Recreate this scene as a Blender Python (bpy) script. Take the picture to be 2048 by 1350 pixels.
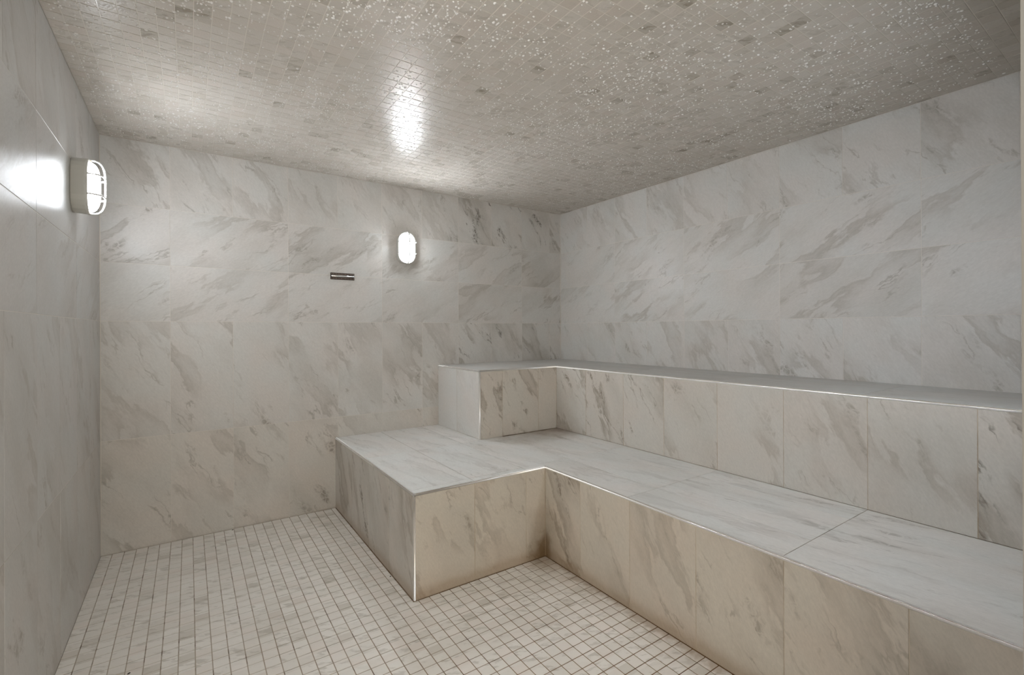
import bpy, math, random
import numpy as np
from mathutils import Vector, Matrix

# ------------------------------------------------------------------ set-up
for o in list(bpy.data.objects):
    bpy.data.objects.remove(o)
SC = bpy.context.scene
COL = SC.collection
random.seed(7)
rng = np.random.default_rng(11)

# room measures in metres: x along the back wall, y towards the back wall (y = 0), z up
W, H = 3.174, 2.205            # room width, height
YF = -3.09                     # inner face of the front wall (the one with the doorway)
LZ, UZ = 0.4634, 0.9114        # heights of the two bench tiers
LXL, LYF, LXR = 1.1974, -1.291, 1.930     # lower tier: left side, front of its short arm, front of its long arm
UXL, UYF, UXR = 1.9544, -0.5965, 2.6065   # upper tier: the same
Z0, Z1, Z2, Z3 = 0.598, 1.229, 1.541, 1.853   # course heights of the wall tiles
P = 0.305                      # tile pitch
DOOR_L, DOOR_R, DOOR_H = 0.07, 0.985, 2.06

# ------------------------------------------------------------------ camera
CAM = Vector((0.3868, -3.1755, 1.1759))
YAW, PITCH, ROLL = math.radians(-33.459), math.radians(0.028), math.radians(-0.234)
FPX, CX, CY = 932.17, 993.46, 658.77
cd = bpy.data.cameras.new('camera')
cam = bpy.data.objects.new('camera', cd)
COL.objects.link(cam)
fwd = Vector((-math.sin(YAW) * math.cos(PITCH), math.cos(YAW) * math.cos(PITCH), math.sin(PITCH)))
right = fwd.cross(Vector((0, 0, 1))).normalized()
up = right.cross(fwd)
r2 = right * math.cos(ROLL) + up * math.sin(ROLL)
u2 = -right * math.sin(ROLL) + up * math.cos(ROLL)
m = Matrix((r2, u2, -fwd)).transposed().to_4x4()
m.translation = CAM
cam.matrix_world = m
cd.sensor_width = 36.0
cd.sensor_fit = 'HORIZONTAL'
cd.lens = 36.0 * FPX / 2048.0
cd.shift_x = (1024 - CX) / 2048.0
cd.shift_y = -(675 - CY) / 2048.0
cd.clip_start = 0.01
SC.camera = cam


def project(p):
    d = Vector(p) - CAM
    w = d.dot(fwd)
    if w < 0.05:
        return None
    return CX + FPX * d.dot(r2) / w, CY - FPX * d.dot(u2) / w


# ------------------------------------------------------------------ world, lights, exposure
wd = bpy.data.worlds.new('world')
SC.world = wd
wd.use_nodes = True
bg = wd.node_tree.nodes['Background']
bg.inputs[0].default_value = (1.0, 0.935, 0.83, 1)
bg.inputs[1].default_value = 2.2


def area(name, sx, sy, watt, rgb, loc, rot):
    ld = bpy.data.lights.new(name, 'AREA')
    ld.shape = 'RECTANGLE'
    ld.size, ld.size_y, ld.energy, ld.color = sx, sy, watt, rgb
    lo = bpy.data.objects.new(name, ld)
    lo.location = loc
    lo.rotation_euler = tuple(math.radians(v) for v in rot)
    COL.objects.link(lo)


area('hall_light', 1.3, 1.5, 14.0, (1.0, 0.78, 0.50), (-0.22, -3.95, 0.95), (89, 0, -30))          # the lit hall beyond the doorway
area('left_wall_lamp', 0.22, 0.12, 9.6, (0.91, 0.965, 1.0), (0.10, -2.45, 1.762), (0, -76, 0))      # the next lamp along the left wall, out of the frame
area('front_wall_lamp', 0.13, 0.24, 5.0, (0.90, 0.95, 1.0), (2.20, YF + 0.11, 1.50), (75, 0, 0))    # lamp on the door side wall, behind the camera

LAMP_BACK, LAMP_LEFT = 305.0, 225.0     # brightness of the two lit bulkhead lamps
SC.view_settings.view_transform = 'Standard'
SC.view_settings.look = 'None'
SC.view_settings.gamma = 1.0
SC.view_settings.use_curve_mapping = False
SC.view_settings.exposure = 0.0
SC.cycles.use_denoising = True
SC.cycles.max_bounces = 10
SC.cycles.diffuse_bounces = 6
SC.cycles.use_adaptive_sampling = True
SC.cycles.adaptive_threshold = 0.012
SC.cycles.glossy_bounces = 4
SC.cycles.transmission_bounces = 6
SC.cycles.sample_clamp_indirect = 6.0
SC.cycles.blur_glossy = 0.5


# ------------------------------------------------------------------ helpers
def lin(r, g, b):
    f = lambda c: c / 255 / 12.92 if c / 255 <= 0.04045 else ((c / 255 + 0.055) / 1.055) ** 2.4
    return (f(r), f(g), f(b), 1.0)


class NT:
    """small helper for building node trees"""

    def __init__(self, name):
        self.m = bpy.data.materials.new(name)
        self.m.use_nodes = True
        self.t = self.m.node_tree
        self.t.nodes.clear()
        self.out = self.t.nodes.new('ShaderNodeOutputMaterial')

    def n(self, kind, **kw):
        nd = self.t.nodes.new('ShaderNode' + kind)
        for k, v in kw.items():
            setattr(nd, k, v)
        return nd

    def set(self, sock, v):
        if v is None:
            return
        if isinstance(v, bpy.types.NodeSocket):
            self.t.links.new(v, sock)
        else:
            sock.default_value = v

    def math(self, op, a, b=None, c=None, clamp=False):
        nd = self.n('Math', operation=op, use_clamp=clamp)
        for s, v in zip(nd.inputs, (a, b, c)):
            self.set(s, v)
        return nd.outputs[0]

    def vmath(self, op, a, b=None, scale=None):
        nd = self.n('VectorMath', operation=op)
        self.set(nd.inputs[0], a)
        if b is not None:
            self.set(nd.inputs[1], b)
        if scale is not None:
            self.set(nd.inputs['Scale'], scale)
        return nd.outputs[0]

    def noise(self, vec, scale, detail=3.0, rough=0.5, dist=0.0, color=False):
        nd = self.n('TexNoise')
        self.set(nd.inputs['Vector'], vec)
        nd.inputs['Scale'].default_value = scale
        nd.inputs['Detail'].default_value = detail
        nd.inputs['Roughness'].default_value = rough
        nd.inputs['Distortion'].default_value = dist
        return nd.outputs['Color' if color else 'Fac']

    def ramp(self, fac, stops, interp='LINEAR'):
        nd = self.n('ValToRGB')
        nd.color_ramp.interpolation = interp
        e = nd.color_ramp.elements
        while len(e) > 1:
            e.remove(e[-1])
        e[0].position = stops[0][0]
        v = stops[0][1]
        e[0].color = v if isinstance(v, tuple) else (v, v, v, 1)
        for p, v in stops[1:]:
            x = e.new(p)
            x.color = v if isinstance(v, tuple) else (v, v, v, 1)
        self.set(nd.inputs[0], fac)
        return nd.outputs[0]

    def mix(self, fac, a, b, mode='MIX'):
        nd = self.n('Mix', data_type='RGBA', blend_type=mode)
        self.set(nd.inputs[0], fac)
        self.set(nd.inputs[6], a)
        self.set(nd.inputs[7], b)
        return nd.outputs[2]

    def bump(self, h, strength, dist=0.001, normal=None):
        nd = self.n('Bump')
        nd.inputs['Strength'].default_value = strength
        nd.inputs['Distance'].default_value = dist
        self.set(nd.inputs['Height'], h)
        if normal is not None:
            self.set(nd.inputs['Normal'], normal)
        return nd.outputs[0]

    def principled(self, color, rough=0.4, metal=0.0, normal=None, spec=0.5, **kw):
        nd = self.n('BsdfPrincipled')
        self.set(nd.inputs['Base Color'], color)
        self.set(nd.inputs['Roughness'], rough)
        self.set(nd.inputs['Metallic'], metal)
        self.set(nd.inputs['Specular IOR Level'], spec)
        if normal is not None:
            self.set(nd.inputs['Normal'], normal)
        for k, v in kw.items():
            self.set(nd.inputs[k.replace('_', ' ')], v)
        self.t.links.new(nd.outputs[0], self.out.inputs[0])
        return nd


# ------------------------------------------------------------------ materials
def marble(name, angle=-58.0, stretch=3.6, contrast=1.0, rough=0.34, base=(0.60, 0.585, 0.565),
           vein=(0.35, 0.318, 0.278), stain_shade=None):
    """large format marble tile; the object colour carries seed, vein amount and warmth of each tile"""
    k = NT(name)
    oi = k.n('ObjectInfo')
    sep = k.n('SeparateColor')
    k.set(sep.inputs[0], oi.outputs['Color'])
    seed, amount, warm = sep.outputs[0], sep.outputs[1], sep.outputs[2]
    tc = k.n('TexCoord').outputs['Object']
    off = k.n('CombineXYZ')
    k.set(off.inputs[0], k.math('MULTIPLY', seed, 37.1))
    k.set(off.inputs[1], k.math('MULTIPLY', seed, 71.7))
    k.set(off.inputs[2], k.math('MULTIPLY', seed, 19.3))
    mp = k.n('Mapping')
    mp.inputs['Rotation'].default_value = (0, 0, math.radians(-angle))
    k.set(mp.inputs['Vector'], tc)
    p0 = mp.outputs[0]                                   # x runs along the veins
    p = k.vmath('ADD', p0, off.outputs[0])
    wv = k.vmath('SUBTRACT', k.noise(p, 5.0, 3.0, 0.55, color=True), (0.5, 0.5, 0.5))
    pw = k.vmath('ADD', p, k.vmath('SCALE', wv, scale=0.085))
    st = k.vmath('MULTIPLY', pw, (1.0, stretch, 1.0))
    st2 = k.vmath('MULTIPLY', pw, (1.0, stretch * 0.62, 1.0))
    wv2 = k.vmath('SUBTRACT', k.noise(p, 38.0, 3.0, 0.6, color=True), (0.5, 0.5, 0.5))
    pc = k.vmath('ADD', pw, k.vmath('SCALE', wv2, scale=0.022))
    # clouds of pale taupe, soft
    cl = k.ramp(k.noise(st2, 1.8, 4.0, 0.55), [(0.42, 0.0), (0.72, 1.0)], 'EASE')
    # blotches with one crisp edge
    n2 = k.noise(k.vmath('ADD', st, k.vmath('SCALE', wv2, scale=0.04)), 2.0, 5.0, 0.58)
    bl = k.ramp(n2, [(0.50, 0.0), (0.535, 1.0), (0.60, 0.45), (0.72, 0.15)])
    msk = k.ramp(k.noise(k.vmath('ADD', st2, (7.3, 2.1, 4.4)), 1.9, 2.0, 0.5), [(0.44, 0.0), (0.60, 1.0)], 'EASE')
    bl = k.math('MULTIPLY', bl, msk)
    # crumbled (brecciated) cores
    n3 = k.noise(k.vmath('ADD', k.vmath('MULTIPLY', pc, (1.0, stretch * 0.75, 1.0)), (3.7, 9.2, 1.5)), 3.6, 5.0, 0.66)
    core = k.ramp(n3, [(0.57, 0.0), (0.66, 1.0)])
    msk2 = k.ramp(k.noise(k.vmath('ADD', st, (1.3, 5.1, 8.4)), 1.7, 1.0, 0.5), [(0.50, 0.0), (0.60, 1.0)], 'EASE')
    core = k.math('MULTIPLY', core, msk2)
    vo = k.n('TexVoronoi', feature='DISTANCE_TO_EDGE')
    k.set(vo.inputs['Vector'], pc)
    vo.inputs['Scale'].default_value = 30.0
    crack = k.ramp(vo.outputs['Distance'], [(0.03, 1.0), (0.12, 0.0)])
    core = k.math('MULTIPLY', core, k.math('SUBTRACT', 1.0, k.math('MULTIPLY', crack, 0.75)))
    # thin dark hairs
    n4 = k.noise(k.vmath('ADD', k.vmath('MULTIPLY', pc, (1.0, stretch * 1.1, 1.0)), (12.7, 3.2, 6.5)), 3.0, 4.0, 0.55)
    hair = k.ramp(k.math('ABSOLUTE', k.math('SUBTRACT', n4, 0.5)), [(0.004, 1.0), (0.022, 0.0)])
    msk3 = k.ramp(k.noise(k.vmath('ADD', st, (21.3, 15.1, 3.4)), 3.0, 2.0, 0.5), [(0.55, 0.0), (0.66, 1.0)])
    hair = k.math('MULTIPLY', hair, msk3)
    # colours
    tintn = k.noise(k.vmath('ADD', p, (31.0, 4.0, 2.0)), 4.0, 2.0, 0.5)
    b0 = (*base, 1)
    b1 = (base[0] * 0.99, base[1] * 0.955, base[2] * 0.93, 1)      # a breath of pink
    b2 = (base[0] * 0.945, base[1] * 0.985, base[2] * 0.99, 1)     # a breath of green grey
    c = k.mix(k.ramp(tintn, [(0.38, 0.0), (0.62, 1.0)]), b2, b1)
    c = k.mix(0.5, c, b0)
    c = k.mix(warm, c, k.mix(1.0, c, (1.0, 0.90, 0.76, 1), 'MULTIPLY'))
    v0 = (*vein, 1)
    v1 = (vein[0] * 0.80, vein[1] * 0.79, vein[2] * 0.77, 1)
    v1 = k.mix(k.ramp(amount, [(0.66, 0.0), (1.0, 1.0)]), v1, (vein[0] * 0.42, vein[1] * 0.41, vein[2] * 0.39, 1))
    am = k.math('MULTIPLY', amount, 2.0 * contrast)
    f = lambda s, q: k.math('MULTIPLY', k.math('MULTIPLY', s, q), am, clamp=True)
    taupe = (base[0] * 0.72, base[1] * 0.70, base[2] * 0.655, 1)
    c = k.mix(f(cl, 0.42), c, taupe)
    c = k.mix(f(bl, 0.52), c, v0)
    c = k.mix(f(core, 0.72), c, v1)
    c = k.mix(f(hair, 0.5), c, v1)
    fine = k.noise(k.vmath('MULTIPLY', p, (1.0, 2.5, 1.0)), 60.0, 3.0, 0.7)
    c = k.mix(1.0, c, k.ramp(fine, [(0.30, 0.93), (0.70, 1.05)]), 'MULTIPLY')
    if stain_shade:                                            # mineral and soap film low on the seats, plus painted corner shade, in world position
        c = stain_shade(k, c)
    rg = k.math('ADD', rough, k.math('MULTIPLY', tintn, 0.08))
    nrm = k.bump(k.noise(p, 22.0, 1.0, 0.5), 0.10, 0.0012)
    k.principled(c, rg, 0.0, nrm, spec=0.5)
    return k.m


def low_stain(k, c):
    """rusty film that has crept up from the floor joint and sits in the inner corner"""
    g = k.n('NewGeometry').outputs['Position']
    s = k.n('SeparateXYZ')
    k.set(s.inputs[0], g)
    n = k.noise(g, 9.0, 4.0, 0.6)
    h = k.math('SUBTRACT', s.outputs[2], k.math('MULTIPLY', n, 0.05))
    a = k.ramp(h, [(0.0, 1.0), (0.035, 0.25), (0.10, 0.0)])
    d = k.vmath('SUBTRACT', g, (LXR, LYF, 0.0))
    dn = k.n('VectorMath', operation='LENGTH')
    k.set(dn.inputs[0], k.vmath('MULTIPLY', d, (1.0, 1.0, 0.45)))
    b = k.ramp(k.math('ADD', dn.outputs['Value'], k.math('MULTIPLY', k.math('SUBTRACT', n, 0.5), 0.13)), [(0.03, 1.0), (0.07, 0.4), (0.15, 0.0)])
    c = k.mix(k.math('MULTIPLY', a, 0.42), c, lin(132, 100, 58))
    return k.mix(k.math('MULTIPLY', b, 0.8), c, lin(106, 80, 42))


def seat_stain_shade(k, c):
    """brown film where the seat meets the upper tier, also painting in the shadow at its inner corner"""
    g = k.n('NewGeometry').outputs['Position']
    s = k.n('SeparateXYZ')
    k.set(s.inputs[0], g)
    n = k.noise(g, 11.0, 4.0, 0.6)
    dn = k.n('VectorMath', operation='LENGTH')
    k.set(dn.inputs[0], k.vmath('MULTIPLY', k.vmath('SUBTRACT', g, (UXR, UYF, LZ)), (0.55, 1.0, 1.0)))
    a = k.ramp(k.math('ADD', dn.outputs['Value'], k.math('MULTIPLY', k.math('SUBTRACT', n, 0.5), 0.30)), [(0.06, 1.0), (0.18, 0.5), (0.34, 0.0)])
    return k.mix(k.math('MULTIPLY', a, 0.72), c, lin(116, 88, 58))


def mosaic(name, z, wet=False):
    """2 inch mosaic chips: each chip takes its tone from its own place in the grid"""
    k = NT(name)
    g = k.n('NewGeometry').outputs['Position']
    cell = k.vmath('FLOOR', k.vmath('SCALE', k.vmath('ADD', g, (10 * P / 6 + 0.0035, 100 * P / 6 - LYF % (P / 6) + 0.0508, 0.4 - z)), scale=6 / P))
    wn = k.n('TexWhiteNoise', noise_dimensions='3D')
    k.set(wn.inputs[0], cell)
    sep = k.n('SeparateColor')
    k.set(sep.inputs[0], wn.outputs['Color'])
    r1, r2_, r3 = sep.outputs
    p = k.vmath('ADD', g, k.vmath('SCALE', wn.outputs['Color'], scale=30.0))
    mp = k.n('Mapping')
    mp.inputs['Rotation'].default_value = (0, 0, math.radians(28))
    k.set(mp.inputs['Vector'], p)
    wv = k.vmath('SUBTRACT', k.noise(mp.outputs[0], 14.0, 3.0, 0.6, color=True), (0.5, 0.5, 0.5))
    q = k.vmath('MULTIPLY', k.vmath('ADD', mp.outputs[0], k.vmath('SCALE', wv, scale=0.03)), (1.0, 3.2, 1.0))
    base = (0.80, 0.775, 0.735, 1) if not wet else (0.55, 0.516, 0.468, 1)
    c = k.mix(k.ramp(r1, [(0.0, 0.0), (1.0, 1.0)]), base,
              (base[0] * 0.91, base[1] * 0.90, base[2] * 0.885, 1))
    tan = k.ramp(r2_, [(0.86, 0.0), (0.98, 1.0)])
    c = k.mix(k.math('MULTIPLY', tan, 0.45), c, (0.46, 0.42, 0.355, 1))
    pink = k.ramp(r3, [(0.6, 0.0), (1.0, 1.0)])
    c = k.mix(k.math('MULTIPLY', pink, 0.35), c, (base[0] * 0.98, base[1] * 0.90, base[2] * 0.88, 1))
    vn = k.ramp(k.noise(q, 13.0, 4.0, 0.6), [(0.53, 0.0), (0.62, 1.0)])
    has = k.ramp(r3, [(0.42, 1.0), (0.62, 0.15)])
    c = k.mix(k.math('MULTIPLY', k.math('MULTIPLY', vn, has), 0.50 if not wet else 0.42), c,
              (0.42, 0.385, 0.335, 1) if not wet else (0.34, 0.305, 0.255, 1))
    if wet:
        dk = k.ramp(wn.outputs['Value'], [(0.955, 0.0), (0.965, 1.0)])
        c = k.mix(k.math('MULTIPLY', dk, k.math('ADD', 0.25, k.math('MULTIPLY', vn, 0.5))), c, (0.26, 0.23, 0.18, 1))
        film = k.noise(g, 3.0, 4.0, 0.6)
        rg = k.ramp(film, [(0.35, 0.25), (0.65, 0.36)])
        nb = k.bump(k.noise(g, 9.0, 1.0, 0.5), 0.25, 0.002)
        bead = k.n('TexVoronoi', feature='F1', voronoi_dimensions='2D')      # the fine beading between the big drops
        k.set(bead.inputs['Vector'], g)
        bead.inputs['Scale'].default_value = 130.0
        nb = k.bump(k.math('SUBTRACT', 1.0, bead.outputs['Distance']), 0.22, 0.0022, nb)
        k.principled(c, rg, 0.0, nb, spec=0.16)
    else:
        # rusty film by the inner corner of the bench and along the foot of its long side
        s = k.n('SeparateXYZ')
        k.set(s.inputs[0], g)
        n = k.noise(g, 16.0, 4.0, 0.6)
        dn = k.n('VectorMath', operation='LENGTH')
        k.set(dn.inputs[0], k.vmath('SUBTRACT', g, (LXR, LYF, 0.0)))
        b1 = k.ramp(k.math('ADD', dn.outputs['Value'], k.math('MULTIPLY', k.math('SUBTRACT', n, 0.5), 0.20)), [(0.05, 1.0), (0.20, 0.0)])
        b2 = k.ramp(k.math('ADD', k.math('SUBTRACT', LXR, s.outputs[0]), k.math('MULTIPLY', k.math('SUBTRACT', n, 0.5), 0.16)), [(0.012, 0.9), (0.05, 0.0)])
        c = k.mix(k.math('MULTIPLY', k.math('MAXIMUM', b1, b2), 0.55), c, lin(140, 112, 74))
        rgn = k.noise(g, 6.0, 3.0, 0.6)
        k.principled(c, k.math('ADD', 0.30, k.math('MULTIPLY', rgn, 0.15)), 0.0,
                     k.bump(k.noise(p, 40.0, 1.0, 0.5), 0.08, 0.001), spec=0.5)
    return k.m


def plain(name, rgb, rough=0.6, metal=0.0, vary=0.06, scale=30.0, spec=0.5, bump=0.0):
    k = NT(name)
    g = k.n('NewGeometry').outputs['Position']
    n = k.noise(g, scale, 4.0, 0.6)
    a = tuple(v * (1 - vary) for v in rgb[:3]) + (1,)
    b = tuple(min(1, v * (1 + vary)) for v in rgb[:3]) + (1,)
    c = k.mix(n, a, b)
    nrm = k.bump(n, bump, 0.001) if bump else None
    k.principled(c, k.math('ADD', rough - 0.04, k.math('MULTIPLY', n, 0.08)), metal, nrm, spec=spec)
    return k.m


def floor_grout_mat():
    k = NT('floor_grout')
    g = k.n('NewGeometry').outputs['Position']
    s = k.n('SeparateXYZ')
    k.set(s.inputs[0], g)
    n = k.noise(g, 5.0, 5.0, 0.65)
    rust = k.ramp(k.math('ADD', k.math('MULTIPLY', k.math('SUBTRACT', s.outputs[0], 0.55), 0.85),
                         k.math('MULTIPLY', k.math('SUBTRACT', n, 0.5), 1.1)), [(0.0, 0.0), (0.85, 1.0)])
    c = k.mix(rust, lin(170, 160, 145), lin(112, 81, 45))
    n2 = k.noise(g, 17.0, 3.0, 0.6)
    c = k.mix(k.ramp(n2, [(0.52, 0.0), (0.66, 0.75)]), c, lin(74, 53, 30))
    k.principled(c, 0.75, 0.0, k.bump(k.noise(g, 500.0, 2.0, 0.5), 0.2, 0.001), spec=0.3)
    return k.m


def bench_grout_mat():
    """pale in the upright joints, browned where water stands in the flat ones"""
    k = NT('bench_grout')
    g = k.n('NewGeometry')
    s = k.n('SeparateXYZ')
    k.set(s.inputs[0], g.outputs['Normal'])
    n = k.noise(g.outputs['Position'], 9.0, 4.0, 0.6)
    c = k.mix(k.ramp(n, [(0.35, 0.0), (0.65, 1.0)]), lin(196, 184, 166), lin(160, 140, 114))
    b = k.mix(k.ramp(n, [(0.40, 0.0), (0.62, 1.0)]), lin(150, 138, 122), lin(88, 68, 48))
    k.principled(k.mix(k.ramp(s.outputs[2], [(0.5, 0.0), (0.6, 1.0)]), c, b), 0.6, spec=0.3)
    return k.m


M = {}
M['wall'] = marble('wall_marble')
M['left_wall'] = marble('left_wall_marble', base=(0.545, 0.535, 0.522), rough=0.30)
M['bench_front'] = marble('bench_front_marble', angle=-62, base=(0.585, 0.56, 0.525), vein=(0.29, 0.245, 0.195), contrast=0.95, stain_shade=low_stain)
M['pale_side'] = marble('pale_side_marble', base=(0.70, 0.685, 0.665), vein=(0.40, 0.37, 0.34), contrast=0.6)
M['bench_top'] = marble('bench_top_marble', angle=-80, stretch=6.0, contrast=0.62, base=(0.735, 0.725, 0.705), vein=(0.33, 0.305, 0.275), rough=0.36, stain_shade=seat_stain_shade)
M['upper_top'] = marble('upper_top_marble', angle=-80, stretch=6.0, contrast=0.5, base=(0.56, 0.55, 0.535), vein=(0.33, 0.305, 0.275), rough=0.30)
M['floor_chip'] = mosaic('floor_mosaic_marble', 0.0)
M['ceiling_chip'] = mosaic('ceiling_mosaic_wet_marble', H, wet=True)
M['wall_grout'] = plain('wall_grout', lin(213, 207, 199), 0.34, vary=0.05)
M['ceiling_grout'] = plain('ceiling_grout', lin(216, 210, 200), 0.2, vary=0.06, bump=0.1)
M['bench_grout'] = bench_grout_mat()
M['floor_grout'] = floor_grout_mat()
M['caulk'] = plain('white_caulk', lin(206, 200, 190), 0.4, vary=0.05)
M['chrome'] = plain('satin_chrome', (0.97, 0.97, 0.965), 0.37, 0.88, vary=0.04, scale=14)
M['frame'] = plain('door_frame_paint', lin(112, 110, 105), 0.5, vary=0.03)
M['housing'] = plain('lamp_housing_plastic', lin(196, 196, 190), 0.32, vary=0.03)
M['cage'] = plain('lamp_cage_plastic', lin(206, 206, 202), 0.32, vary=0.03)
M['brass'] = plain('screw_brass', (0.72, 0.52, 0.30), 0.3, 1.0)
M['bronze'] = plain('dark_bronze', lin(46, 29, 19), 0.5, 0.0, vary=0.3, scale=160)
M['stud'] = plain('worn_bronze_stud', lin(196, 180, 164), 0.4, 0.0, vary=0.3, scale=160)
M['silver'] = plain('brushed_silver', (0.80, 0.80, 0.80), 0.25, 1.0, vary=0.1, scale=160)
M['speck'] = plain('dark_speck', lin(34, 26, 20), 0.6)


def lens_mat(strength):
    k = NT('lit_opal_glass')
    tc = k.n('TexCoord').outputs['Object']
    s = k.n('SeparateXYZ')
    k.set(s.inputs[0], tc)
    # the lit tube stands in the lower two thirds of the fitting
    f = k.ramp(k.math('ADD', 0.5, k.math('MULTIPLY', s.outputs[1], 4.4)), [(0.05, 0.85), (0.45, 1.0), (0.72, 0.7), (0.95, 0.12)])
    # and lights the crown of the glass more than its flanks by the rim
    f = k.math('MULTIPLY', f, k.ramp(k.math('MULTIPLY', k.math('SUBTRACT', s.outputs[2], 0.0485), 25.0), [(0.0, 0.10), (0.55, 0.30), (0.9, 1.0)]))
    e = k.n('Emission')
    e.inputs[0].default_value = (0.90, 0.945, 1.0, 1)
    k.set(e.inputs[1], k.math('MULTIPLY', f, strength))
    k.t.links.new(e.outputs[0], k.out.inputs[0])
    return k.m


M['lens_back'], M['lens_left'] = lens_mat(LAMP_BACK), lens_mat(LAMP_LEFT)


def water_mat():
    """opaque condensation bead: pale colour painted for light gathered in a clear drop, with a sharp glint of the lamps"""
    k = NT('water')
    k.principled((0.80, 0.785, 0.76, 1), 0.07, 0.0, spec=0.5)
    return k.m


M['water'] = water_mat()


# ------------------------------------------------------------------ geometry helpers
def mesh_obj(name, verts, faces, mat, parent=None, smooth=False):
    me = bpy.data.meshes.new(name)
    me.from_pydata([tuple(v) for v in verts], [], faces)
    me.update()
    me.materials.append(mat)
    if smooth:
        for pl in me.polygons:
            pl.use_smooth = True
    o = bpy.data.objects.new(name, me)
    COL.objects.link(o)
    if parent is not None:
        o.parent = parent
    return o


def boxes(name, bs, mat, parent=None):
    v, f = [], []
    for (x0, x1, y0, y1, z0, z1) in bs:
        n = len(v)
        v += [(x0, y0, z0), (x1, y0, z0), (x1, y1, z0), (x0, y1, z0), (x0, y0, z1), (x1, y0, z1), (x1, y1, z1), (x0, y1, z1)]
        f += [(n, n + 3, n + 2, n + 1), (n + 4, n + 5, n + 6, n + 7), (n, n + 1, n + 5, n + 4),
              (n + 1, n + 2, n + 6, n + 5), (n + 2, n + 3, n + 7, n + 6), (n + 3, n, n + 4, n + 7)]
    return mesh_obj(name, v, f, mat, parent)


def prism(name, poly, z0, z1, mat, parent=None):
    n = len(poly)
    v = [(x, y, z0) for x, y in poly] + [(x, y, z1) for x, y in poly]
    f = [tuple(reversed(range(n))), tuple(range(n, 2 * n))]
    f += [(i, (i + 1) % n, n + (i + 1) % n, n + i) for i in range(n)]
    return mesh_obj(name, v, f, mat, parent)


def tag(o, label=None, cat=None, group=None, kind=None):
    if label: o['label'] = label
    if cat: o['category'] = cat
    if group: o['group'] = group
    if kind: o['kind'] = kind
    return o


def empty(name, loc=(0, 0, 0)):
    o = bpy.data.objects.new(name, None)
    o.location = loc
    o.empty_display_size = 0.1
    COL.objects.link(o)
    return o


GAP, REC = 0.0020, 0.0009      # joint width and depth on the walls
tile_cache = {}


def tile_mesh(w, h, t, bev, mat):
    key = (round(w, 4), round(h, 4), t, bev, mat.name)
    if key in tile_cache:
        return tile_cache[key]
    a, b = w / 2, h / 2
    v = []
    for (e, z) in ((bev, 0.0), (0.0, -bev), (0.0, -t)):
        v += [(-a + e, -b + e, z), (a - e, -b + e, z), (a - e, b - e, z), (-a + e, b - e, z)]
    f = [(0, 1, 2, 3)]
    for r in (0, 4):
        for i in range(4):
            j = (i + 1) % 4
            f.append((r + i, r + 4 + i, r + 4 + j, r + j))
    me = bpy.data.meshes.new('tile')
    me.from_pydata(v, [], f)
    me.update()
    me.materials.append(mat)
    tile_cache[key] = me
    return me


class Face:
    """a tiled face: origin, the two directions along it and the normal"""

    def __init__(self, parent, o, u, v, mat, gap=GAP):
        self.parent, self.o, self.u, self.v, self.mat, self.gap = parent, Vector(o), Vector(u), Vector(v), mat, gap
        self.n = self.u.cross(self.v)

    def tile(self, u0, u1, v0, v1, turned=False, amount=0.5, warm=0.0, seed=None, gu=(1, 1), lip=0.00035):
        g = self.gap / 2
        u0, u1, v0, v1 = u0 + g * gu[0], u1 - g * gu[1], v0 + g, v1 - g
        w, h = u1 - u0, v1 - v0
        if w < 0.004 or h < 0.004:
            return
        c = self.o + self.u * (u0 + u1) / 2 + self.v * (v0 + v1) / 2 + self.n * random.uniform(-lip, lip)
        if turned:
            me = tile_mesh(h, w, 0.0022, 0.0007, self.mat)
            X, Y = self.v, -self.u
        else:
            me = tile_mesh(w, h, 0.0022, 0.0007, self.mat)
            X, Y = self.u, self.v
        ob = bpy.data.objects.new('tile', me)
        mt = Matrix((X, Y, self.n)).transposed().to_4x4()
        mt.translation = c
        ob.parent = self.parent
        ob.matrix_world = mt
        ob.color = (random.random() if seed is None else seed, min(1, max(0, amount)), warm, 1)
        COL.objects.link(ob)
        return ob


def runs(a, b, cuts):
    c = [a] + sorted(x for x in cuts if a + 0.004 < x < b - 0.004) + [b]
    return list(zip(c[:-1], c[1:]))


# ------------------------------------------------------------------ the room shell
T = 0.12
wall_back = tag(boxes('wall_back', [(-T, W + T, REC, T, -T, H + T)], M['wall_grout']),
                'marble tiled back wall with one oval lamp on it', 'wall', kind='structure')
wall_left = tag(boxes('wall_left', [(-T, -REC, YF - T, REC, -T, H + T)], M['wall_grout']),
                'grazing marble tiled left wall with an oval lamp near the corner', 'wall', kind='structure')
wall_right = tag(boxes('wall_right', [(W + REC, W + T, YF - T, REC, -T, H + T)], M['wall_grout']),
                 'marble tiled right wall rising behind the upper bench', 'wall', kind='structure')
wall_front = tag(boxes('wall_front', [(DOOR_R, W, YF - T, YF, 0, H), (0, DOOR_L, YF - T, YF, 0, H),
                                      (DOOR_L, DOOR_R, YF - T, YF, DOOR_H, H)], M['frame']),
                 'pale front wall with the doorway, its jamb at the right edge', 'wall', kind='structure')
floor = tag(boxes('floor', [(0, W, YF - 1.6, 0, -0.1, -0.0013)], M['floor_grout']),
            'small square marble mosaic floor with brown grout', 'floor', kind='structure')
ceiling = tag(boxes('ceiling', [(0, W, YF, 0, H + 0.0010, H + T)], M['ceiling_grout']),
              'wet marble mosaic ceiling beaded with water drops', 'ceiling', kind='structure')

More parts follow.
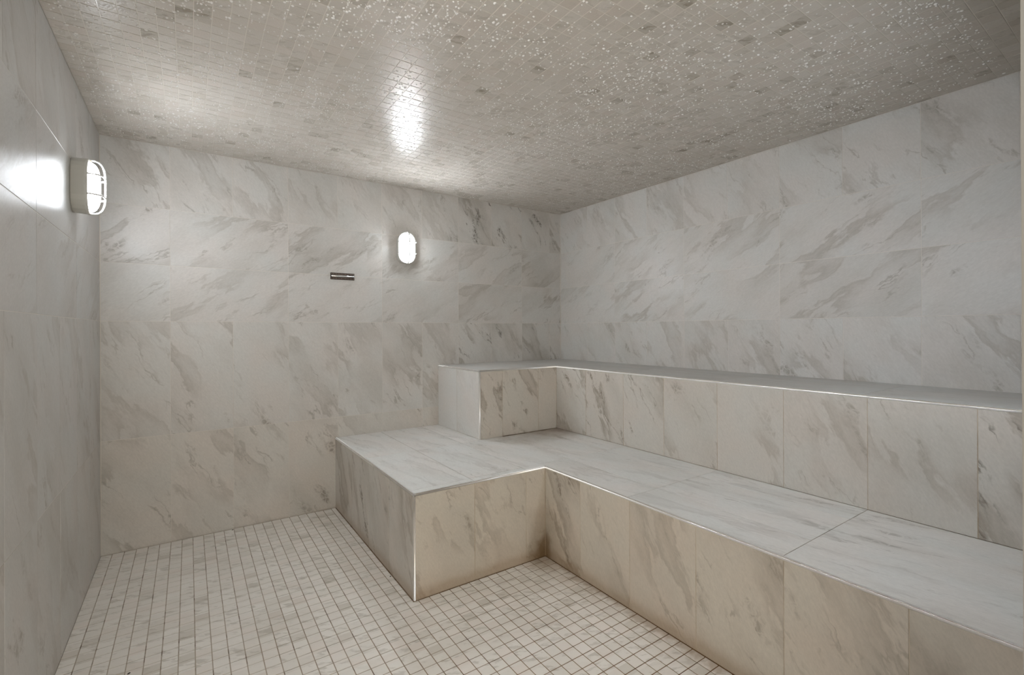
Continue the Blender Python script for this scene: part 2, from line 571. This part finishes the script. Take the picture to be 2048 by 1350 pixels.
# back wall: u = x, v = z
F = Face(wall_back, (0, 0, 0), (1, 0, 0), (0, 0, 1), M['wall'])
cuts1 = [0.302 + P * i for i in range(10)]
cuts2 = [0.302 + 2 * P * i for i in range(5)]
for (v0, v1) in ((0.0, Z0), (Z0, Z1), (Z3, H)):
    for (a, b) in runs(0, W, cuts1):
        am = 0.5 + random.uniform(-0.14, 0.12)
        if v0 == 0: am += 0.14
        if v1 == Z1: am += 0.07
        if a > 2.1: am += 0.36
        F.tile(a, b, v0, v1, amount=am, warm=0.30 if v0 == 0 else 0.10)
for (v0, v1) in ((Z1, Z2), (Z2, Z3)):
    for (a, b) in runs(0, W, cuts2):
        am = 0.5 + random.uniform(-0.1, 0.15)
        if a > 2.7: am += 0.2
        F.tile(a, b, v0, v1, True, amount=am, warm=0.05)

# left wall: u = y, v = z
F = Face(wall_left, (0, 0, 0), (0, 1, 0), (0, 0, 1), M['left_wall'])
cutsl = [-0.30 - P * i for i in range(10)]
cutsl2 = [-0.605 - 2 * P * i for i in range(5)]
for (v0, v1) in ((0.0, Z0), (Z0, Z1), (Z3, H)):
    for (a, b) in runs(YF, 0, cutsl):
        F.tile(a, b, v0, v1, amount=0.5 + random.uniform(-0.12, 0.12), warm=0.06 if v0 > 0 else 0.15)
for (v0, v1) in ((Z1, Z2), (Z2, Z3)):
    for (a, b) in runs(YF, 0, cutsl2):
        F.tile(a, b, v0, v1, True, amount=0.42, warm=0.0)

# right wall: u = -y, v = z
F = Face(wall_right, (W, 0, 0), (0, -1, 0), (0, 0, 1), M['wall'])
cutsr = [0.335 + P * i for i in range(10)]
cutsr2 = [0.638 + 0.611 * i for i in range(5)]
for (v0, v1) in ((Z0, Z1), (Z3, H)):
    for (a, b) in runs(0, -YF, cutsr):
        F.tile(a, b, v0, v1, amount=0.46 + random.uniform(-0.12, 0.14) + (0.1 if a > 2.1 else 0))
for (v0, v1) in ((Z1, Z2), (Z2, Z3)):
    for (a, b) in runs(0, -YF, cutsr2):
        F.tile(a, b, v0, v1, True, amount=(0.30 if a < 0.1 else 0.5) + random.uniform(-0.06, 0.1))

# white caulk in the two back corners
tag(boxes('trim_1', [(-0.001, 0.0028, -0.0028, 0.001, 0, H)], M['caulk']),
    'white caulk line up the back left corner', 'caulk', kind='structure')
tag(boxes('trim_2', [(W - 0.0028, W + 0.001, -0.0028, 0.001, UZ, H)], M['caulk']),
    'white caulk line up the back right corner', 'caulk', kind='structure')


# ------------------------------------------------------------------ mosaic chips on floor and ceiling
def chips(parent, mat, z, face_up, y_phase, gap, inside, depth, limit=300):
    q = P / 6
    lst = []
    nx = int(W / q) + 2
    ny = int(-YF / q) + 2
    for i in range(-1, nx):
        for j in range(-1, ny):
            x0, x1 = i * q - 0.0035, (i + 1) * q - 0.0035
            y1 = y_phase - j * q
            y0 = y1 - q
            x0, x1, y0, y1 = x0 + gap / 2, x1 - gap / 2, y0 + gap / 2, y1 - gap / 2
            x0, x1, y0, y1 = max(x0, 0.001), min(x1, W - 0.001), max(y0, YF), min(y1, -0.001)
            if x1 - x0 < 0.006 or y1 - y0 < 0.006:
                continue
            for (x0, x1, y0, y1) in inside(x0, x1, y0, y1):
              if x1 - x0 < 0.004 or y1 - y0 < 0.004:
                continue
              pr = [project((x, y, z)) for x, y in ((x0, y0), (x1, y0), (x1, y1), (x0, y1))]
              ar = 0.0
              if all(pr):
                  cxm, cym = sum(a[0] for a in pr) / 4, sum(a[1] for a in pr) / 4
                  if -5 < cxm < 2053 and -5 < cym < 1355:
                      ar = abs(sum(pr[a][0] * pr[(a + 1) % 4][1] - pr[(a + 1) % 4][0] * pr[a][1] for a in range(4))) / 2
              lst.append((ar, x0, x1, y0, y1))
    lst.sort(key=lambda t: -t[0])
    s = 1 if face_up else -1
    for k, (ar, x0, x1, y0, y1) in enumerate(lst[:limit]):
        me = tile_mesh(x1 - x0, y1 - y0, depth, 0.0006, mat)
        ob = bpy.data.objects.new('tile', me)
        mt = Matrix.Diagonal((1, s, s, 1))
        mt.translation = ((x0 + x1) / 2, (y0 + y1) / 2, z + random.uniform(-0.0002, 0.0002))
        ob.parent = parent
        ob.matrix_world = mt
        COL.objects.link(ob)
    v, f = [], []
    for (ar, x0, x1, y0, y1) in lst[limit:]:
        n = len(v)
        dz = random.uniform(-0.0002, 0.0002)
        for (e, zz) in ((0.0006, 0.0), (0.0, -0.0006), (0.0, -depth)):
            zz = z + dz + s * zz
            c = [(x0 + e, y0 + e, zz), (x1 - e, y0 + e, zz), (x1 - e, y1 - e, zz), (x0 + e, y1 - e, zz)]
            v += c if face_up else c[::-1]
        f.append((n, n + 1, n + 2, n + 3))
        for r in (0, 4):
            for i in range(4):
                j = (i + 1) % 4
                f.append((n + r + i, n + r + 4 + i, n + r + 4 + j, n + r + j))
    o = mesh_obj('far_tiles', v, f, mat, parent)
    o['kind'] = 'stuff'
    return o


def floor_inside(x0, x1, y0, y1):
    """keep only what lies outside the footprint of the low bench"""
    x1 = min(x1, LXR - 0.004)
    out = []
    if x0 < LXL - 0.004:                      # left of the bench's side, all the way to the back wall
        out.append((x0, min(x1, LXL - 0.004), y0, y1))
        x0 = LXL - 0.004
    if x1 > x0 and y0 < LYF - 0.004:          # in front of the short arm
        if out and y1 <= LYF - 0.004:
            return [(out[0][0], x1, y0, y1)]
        out.append((x0, x1, y0, min(y1, LYF - 0.004)))
    return out


chips(floor, M['floor_chip'], 0.0, True, LYF + 26 * P / 6 - 0.036, 0.0033, floor_inside, 0.0020)
chips(ceiling, M['ceiling_chip'], H, False, -0.02, 0.0026, lambda *a: [a], 0.0018)

# ------------------------------------------------------------------ benches
lower = tag(empty('lower_bench', (LXR, LYF, 0)),
            'low L-shaped marble bench with chrome edges standing on the mosaic floor', 'bench')
upper = tag(empty('upper_bench', (UXR, UYF, LZ)),
            'upper L-shaped marble bench tier set back on the low bench', 'bench')
bpy.context.view_layer.update()


def child(o, parent):
    mw = o.matrix_world.copy()
    o.parent = parent
    o.matrix_parent_inverse = parent.matrix_world.inverted()
    return o


R2 = REC
o = prism('bench_core', [(LXL + R2, -0.002), (LXL + R2, LYF + R2), (LXR + R2, LYF + R2), (LXR + R2, YF + 0.001), (W - 0.002, YF + 0.001), (W - 0.002, -0.002)],
          0.0, LZ - R2, M['bench_grout'])
child(o, lower)
o = prism('bench_core', [(UXL + R2, -0.002), (UXL + R2, UYF + R2), (UXR + R2, UYF + R2), (UXR + R2, YF + 0.001), (W - 0.002, YF + 0.001), (W - 0.002, -0.002)],
          LZ + 0.0005, UZ - R2, M['bench_grout'])
child(o, upper)


class BFace(Face):
    def tile(self, *a, **k):
        ob = super().tile(*a, **k)
        if ob is not None:
            ob.matrix_parent_inverse = Matrix.Identity(4)
            mw = ob.matrix_world.copy()
            ob.parent = None
            ob.parent = self.parent
            ob.matrix_parent_inverse = self.parent.matrix_world.inverted()
            ob.matrix_basis = mw
        return ob


TB = 0.0075    # the trim takes this much off the tile along an edge
# lower bench, left side (faces -x): u = -y
F = BFace(lower, (LXL, 0, 0), (0, -1, 0), (0, 0, 1), M['bench_front'])
for (a, b) in runs(0.0, -LYF - TB, [0.376, 0.681, 0.986]):
    F.tile(a, b, 0.0, LZ - TB, amount=0.72, warm=0.15)
# lower bench, front of the short arm (faces -y): u = x
F = BFace(lower, (0, LYF, 0), (1, 0, 0), (0, 0, 1), M['bench_front'])
for (a, b) in runs(LXL + TB, LXR, [1.505, 1.806]):
    F.tile(a, b, 0.0, LZ - TB, amount=0.50, warm=0.55)
# lower bench, front of the long arm (faces -x)
F = BFace(lower, (LXR, 0, 0), (0, -1, 0), (0, 0, 1), M['bench_front'])
for (a, b) in runs(-LYF, -YF, [1.549, 1.846, 2.153, 2.455, 2.758]):
    F.tile(a, b, 0.0, LZ - TB, amount=0.75 if a < 1.5 else 0.80 if a > 2.7 else 0.46, warm=0.55)
# lower bench, seat: u = x, v = y
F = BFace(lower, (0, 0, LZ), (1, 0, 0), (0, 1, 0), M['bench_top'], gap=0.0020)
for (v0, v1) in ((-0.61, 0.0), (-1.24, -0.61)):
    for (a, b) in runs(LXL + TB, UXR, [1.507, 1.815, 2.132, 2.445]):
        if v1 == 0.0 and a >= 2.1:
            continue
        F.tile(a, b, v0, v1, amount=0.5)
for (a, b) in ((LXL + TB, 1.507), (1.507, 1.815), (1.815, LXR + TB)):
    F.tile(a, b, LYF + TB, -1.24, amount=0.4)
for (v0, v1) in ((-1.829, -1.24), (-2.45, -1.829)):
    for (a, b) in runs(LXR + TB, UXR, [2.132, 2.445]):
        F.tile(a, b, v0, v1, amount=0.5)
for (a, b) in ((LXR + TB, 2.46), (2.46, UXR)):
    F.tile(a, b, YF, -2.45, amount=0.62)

# upper bench
F = BFace(upper, (UXL, 0, 0), (0, -1, 0), (0, 0, 1), M['pale_side'])
for (a, b) in runs(0.0, -UYF - TB, [0.292]):
    F.tile(a, b, LZ, UZ - TB, amount=0.30, warm=0.0)
F = BFace(upper, (0, UYF, 0), (1, 0, 0), (0, 0, 1), M['bench_front'])
for (a, b) in runs(UXL + TB, UXR, [2.135, 2.44]):
    F.tile(a, b, LZ, UZ - TB, amount=0.72, warm=0.30)
F = BFace(upper, (UXR, 0, 0), (0, -1, 0), (0, 0, 1), M['bench_front'])
for (a, b) in runs(-UYF, -YF, [0.896, 1.218, 1.510, 1.827, 2.141, 2.451, 2.757]):
    F.tile(a, b, LZ, UZ - TB, amount=0.72 if a < 1.5 else 0.95 if a > 2.7 else 0.42, warm=0.06)
F = BFace(upper, (0, 0, UZ), (1, 0, 0), (0, 1, 0), M['upper_top'], gap=0.0016)
for (a, b) in runs(UXL + TB, UXR, [2.27]):
    F.tile(a, b, UYF + TB, 0.0, amount=0.45)
F.tile(UXR, W, UYF, 0.0, amount=0.45)
for (v0, v1) in runs(YF, UYF, [-1.206, -1.816, -2.426]):
    F.tile(UXR + TB, 2.92, v0, v1, amount=0.45)
    F.tile(2.92, W, v0, v1, amount=0.45)


def edge_bar(p0, p1, d1, d2, parent, s=0.0105, name='edge_trim'):
    """a chrome edge profile: square bar with its outer corner rounded; d1, d2 point outwards on the two faces"""
    p0, p1, d1, d2 = Vector(p0), Vector(p1), Vector(d1), Vector(d2)
    e = 0.0006
    prof = [(-s, -s)] + [(-s, e - 0.0014), (-s + 0.0009, e)]
    r = 0.0068
    for i in range(7):
        t = math.pi / 2 * (1 - i / 6)
        prof.append((e - r + r * math.cos(t), e - r + r * math.sin(t)))
    prof += [(e, -s + 0.0009), (e - 0.0014, -s)]
    n = len(prof)
    v = [p0 + d1 * a + d2 * b for a, b in prof] + [p1 + d1 * a + d2 * b for a, b in prof]
    f = [(i, (i + 1) % n, n + (i + 1) % n, n + i) for i in range(n)] + [tuple(range(n)), tuple(range(2 * n - 1, n - 1, -1))]
    o = mesh_obj(name, v, f, M['chrome'])
    for i in range(2, 10):
        o.data.polygons[i].use_smooth = True
    return child(o, parent)


X, Y, Z = Vector((1, 0, 0)), Vector((0, 1, 0)), Vector((0, 0, 1))
for (par, xl, yf, xr, zt, zb) in ((lower, LXL, LYF, LXR, LZ, 0.0), (upper, UXL, UYF, UXR, UZ, LZ)):
    edge_bar((xl, -0.001, zt), (xl, yf, zt), -X, Z, par)
    edge_bar((xl, yf, zt), (xr, yf, zt), -Y, Z, par)
    edge_bar((xr, yf, zt), (xr, YF + 0.002, zt), -X, Z, par)
    edge_bar((xl, yf, zb + 0.001), (xl, yf, zt - 0.001), -X, -Y, par, s=0.0085)


# ------------------------------------------------------------------ oval bulkhead lamps
def oval(a, b, n=10):
    """stadium outline, half width a, half height b"""
    pts = []
    for i in range(n + 1):
        t = math.pi * i / n
        pts.append((a * math.cos(t), b - a + a * math.sin(t)))
    for i in range(n + 1):
        t = math.pi + math.pi * i / n
        pts.append((a * math.cos(t), -(b - a) + a * math.sin(t)))
    return pts


def loft(rings, close_last=True, close_first=False):
    v, f = [], []
    n = None
    for (a, b, z) in rings:
        pts = oval(a, b)
        n = len(pts)
        v += [(x, y, z) for x, y in pts]
    for r in range(len(rings) - 1):
        for i in range(n):
            j = (i + 1) % n
            f.append((r * n + i, r * n + j, (r + 1) * n + j, (r + 1) * n + i))
    if close_last:
        f.append(tuple(range((len(rings) - 1) * n, len(rings) * n)))
    if close_first:
        f.append(tuple(reversed(range(n))))
    return v, f


def tube(path, r, n=8):
    v, f = [], []
    path = [Vector(p) for p in path]
    for i, p in enumerate(path):
        d = (path[min(i + 1, len(path) - 1)] - path[max(i - 1, 0)]).normalized()
        a = d.cross(Vector((0.3, 0.5, 0.81))).normalized() if abs(d.z) < 0.95 else d.cross(Vector((1, 0.2, 0))).normalized()
        b = d.cross(a)
        for k in range(n):
            t = 2 * math.pi * k / n
            v.append(p + a * r * math.cos(t) + b * r * math.sin(t))
    for i in range(len(path) - 1):
        for k in range(n):
            l = (k + 1) % n
            f.append((i * n + k, i * n + l, (i + 1) * n + l, (i + 1) * n + k))
    f += [tuple(reversed(range(n))), tuple(range((len(path) - 1) * n, len(path) * n))]
    return v, f


def put(name, vf, mat, parent, smooth=True):
    o = mesh_obj(name, vf[0], vf[1], mat, parent, smooth)
    return o


def bulkhead(label, mw, lens):
    root = tag(empty('bulkhead_lamp'), label, 'lamp', 'oval bulkhead lamps')
    root.matrix_world = mw
    A, B = 0.0640, 0.1120
    put('housing', loft([(A - 0.003, B - 0.003, 0.0005), (A - 0.002, B - 0.002, 0.004), (A, B, 0.044), (A + 0.0005, B + 0.0005, 0.0445)], False, True),
        M['housing'], root, False)
    put('rim', loft([(A + 0.0005, B + 0.0005, 0.0442), (A + 0.0015, B + 0.0015, 0.0455), (A + 0.0015, B + 0.0015, 0.0505), (A - 0.001, B - 0.001, 0.0530),
                     (A - 0.008, B - 0.008, 0.0530), (A - 0.009, B - 0.009, 0.0490)], False), M['cage'], root, False)
    a, b, d, z0 = A - 0.0092, B - 0.0092, 0.036, 0.0485
    rings = [(a, b, z0)]
    for i in range(1, 9):
        t = math.pi / 2 * i / 9
        s = math.cos(t) ** 0.62
        rings.append((max(a * s, 0.004), b - a + max(a * s, 0.004) - (1 - s) * 0.030, z0 + d * math.sin(t)))
    put('lens', loft(rings), lens, root)
    # guard: one bar along the lens, two across
    path = []
    for i in range(19):
        t = math.pi * i / 18
        c, s = math.cos(t), math.sin(t)
        path.append((0, (B - 0.002) * math.copysign(abs(c) ** 0.55, c), 0.052 + 0.050 * s ** 0.62))
    put('guard_bar', tube(path, 0.0042), M['cage'], root)
    for yy in (0.040, -0.040):
        path = []
        for i in range(15):
            t = math.pi * i / 14
            c, s = math.cos(t), math.sin(t)
            path.append(((A - 0.001) * math.copysign(abs(c) ** 0.6, c), yy, 0.052 + 0.0485 * s ** 0.66))
        put('guard_bar', tube(path, 0.0034), M['cage'], root)
    for yy in (B - 0.0045, -B + 0.0045):
        v, f = [], []
        for (r, z) in ((0.0036, 0.0522), (0.0036, 0.0565), (0.0026, 0.0575)):
            v += [(r * math.cos(2 * math.pi * q / 10), yy + r * math.sin(2 * math.pi * q / 10), z) for q in range(10)]
        for r in (0, 10):
            f += [(r + q, r + (q + 1) % 10, r + 10 + (q + 1) % 10, r + 10 + q) for q in range(10)]
        f.append(tuple(range(20, 30)))
        put('screw', (v, f), M['brass'], root, False)
    return root


def frame(loc, x, y, z):
    m_ = Matrix((x, y, z)).transposed().to_4x4()
    m_.translation = loc
    return m_


bulkhead('white oval bulkhead lamp lit on the back wall', frame((1.687, 0, 1.762), X, Z, -Y), M['lens_back'])
bulkhead('white oval bulkhead lamp lit on the left wall', frame((0, -0.673, 1.7645), Y, Z, X), M['lens_left'])

# ------------------------------------------------------------------ the small slotted plate left of the back lamp
plate = tag(empty('sensor_plate', (1.2475, 0, 1.536)),
            'small dark slotted plate with a silver bar on the back wall', 'wall plate')
PW2, PH2 = 0.0785, 0.0220
v = [(-PW2, 0, -PH2), (PW2, 0, -PH2), (PW2, 0, PH2), (-PW2, 0, PH2)]
e = 0.002
v += [(-PW2, -0.005, -PH2), (PW2, -0.005, -PH2), (PW2, -0.005, PH2), (-PW2, -0.005, PH2),
      (-PW2 + e, -0.007, -PH2 + e), (PW2 - e, -0.007, -PH2 + e), (PW2 - e, -0.007, PH2 - e), (-PW2 + e, -0.007, PH2 - e)]
f = []
for r in (0, 4):
    f += [(r + i, r + (i + 1) % 4, r + 4 + (i + 1) % 4, r + 4 + i) for i in range(4)]
f.append((8, 9, 10, 11))
mesh_obj('back_plate', v, f, M['bronze'], plate)
v, f = [], []
N = 9
for (x, s) in ((-0.0745, 0.55), (-0.071, 1.0), (0.0775, 1.0)):
    for i in range(N):
        t = math.pi * i / (N - 1)
        v.append((x, -0.0068 - 0.0060 * s * math.sin(t), 0.0005 + 0.0072 * s * math.cos(t)))
for r in (0, N):
    f += [(r + i, r + N + i, r + N + i + 1, r + i + 1) for i in range(N - 1)]
f += [tuple(range(N)), tuple(range(3 * N - 1, 2 * N - 1, -1))]
mesh_obj('bar', v, f, M['silver'], plate, True)
tooth = None
for zz in (0.0145, -0.0145):
    for i in range(15):
        x = -0.070 + i * 0.010
        if tooth is None:
            v, f = [], []
            for (r, y) in ((0.0021, 0.0), (0.0018, -0.0012), (0.0008, -0.0019)):
                v += [(r * math.cos(math.pi / 4 * q), y, 1.15 * r * math.sin(math.pi / 4 * q)) for q in range(8)]
            for r in (0, 8):
                f += [(r + q, r + (q + 1) % 8, r + 8 + (q + 1) % 8, r + 8 + q) for q in range(8)]
            f.append(tuple(range(16, 24)))
            tooth = mesh_obj('stud', v, f, M['stud'], plate, True)
            ob = tooth
        else:
            ob = tooth.copy()
            COL.objects.link(ob)
        ob.location = (x, -0.0068, zz)

# ------------------------------------------------------------------ three dark crumbs on the floor
for (x, y, r, lab) in ((0.212, -1.141, 0.0032, 'dark crumb lying on the mosaic floor by the left wall, nearest the camera'),
                        (0.599, -0.020, 0.0035, 'dark crumb at the foot of the back wall'),
                        (1.186, -1.038, 0.0030, 'dark crumb at the foot of the low bench side')):
    v, f = [], []
    for (q, z) in ((1.0, 0.0), (0.85, 0.5), (0.35, 0.85)):
        for i in range(7):
            t = 2 * math.pi * i / 7
            j = random.uniform(0.8, 1.15)
            v.append((1.5 * r * q * j * math.cos(t), r * q * j * math.sin(t), r * z))
    for l in (0, 7):
        f += [(l + i, l + (i + 1) % 7, l + 7 + (i + 1) % 7, l + 7 + i) for i in range(7)]
    f += [tuple(range(14, 21)), tuple(range(6, -1, -1))]
    o = tag(mesh_obj('dirt_crumb', v, f, M['speck']), lab, 'crumb')
    o.location = (x, y, 0.0003)
    o.rotation_euler = (0, 0, random.uniform(0, 3))

# ------------------------------------------------------------------ water drops hanging from the ceiling
def drops():
    n = 34000
    x = rng.uniform(0.02, W - 0.02, n)
    y = rng.uniform(-2.75, -0.02, n)
    dens = np.zeros(n)
    for _ in range(70):
        kx, ky, ph = rng.normal(0, 7), rng.normal(0, 7), rng.uniform(0, 6.28)
        dens += np.cos(kx * x + ky * y + ph)
    dens /= np.sqrt(35)
    keep = rng.uniform(0, 1, n) < 1 / (1 + np.exp(-(dens * 0.75 - 0.30)))
    x, y, dens = x[keep], y[keep], dens[keep]
    n = len(x)
    rad = 0.0014 + 0.0044 * rng.beta(1.5, 3.4, n)
    rad *= np.where(y < -1.0, 1.1, 0.85)
    hgt = rad * rng.uniform(0.50, 0.75, n)
    seg, lev = 8, 3
    th = 2 * np.pi * np.arange(seg) / seg
    V = []
    for l in range(lev):
        a = math.pi / 2 * l / lev
        for t in th:
            V.append((math.cos(a) * math.cos(t), math.cos(a) * math.sin(t), -math.sin(a)))
    V.append((0, 0, -1))
    V = np.array(V)
    Fc = []
    for l in range(lev - 1):
        for i in range(seg):
            j = (i + 1) % seg
            Fc.append((l * seg + i, (l + 1) * seg + i, (l + 1) * seg + j, l * seg + j))
    tri = [((lev - 1) * seg + i, lev * seg, (lev - 1) * seg + (i + 1) % seg) for i in range(seg)]
    nv = len(V)
    el = rng.uniform(0.85, 1.25, n)
    vs = np.empty((n, nv, 3))
    vs[:, :, 0] = x[:, None] + V[None, :, 0] * (rad * el)[:, None]
    vs[:, :, 1] = y[:, None] + V[None, :, 1] * (rad / el)[:, None]
    vs[:, :, 2] = H - 0.0001 + V[None, :, 2] * hgt[:, None]
    faces = []
    for i in range(n):
        b = i * nv
        faces += [tuple(b + q for q in fc) for fc in Fc]
        faces += [tuple(b + q for q in fc) for fc in tri]
    me = bpy.data.meshes.new('water_drops')
    me.from_pydata(vs.reshape(-1, 3).tolist(), [], faces)
    me.update()
    me.polygons.foreach_set('use_smooth', [True] * len(me.polygons))
    me.materials.append(M['water'])
    o = bpy.data.objects.new('water_drops', me)
    COL.objects.link(o)
    tag(o, 'clear condensation drops hanging all over the mosaic ceiling', 'water', kind='stuff')


drops()
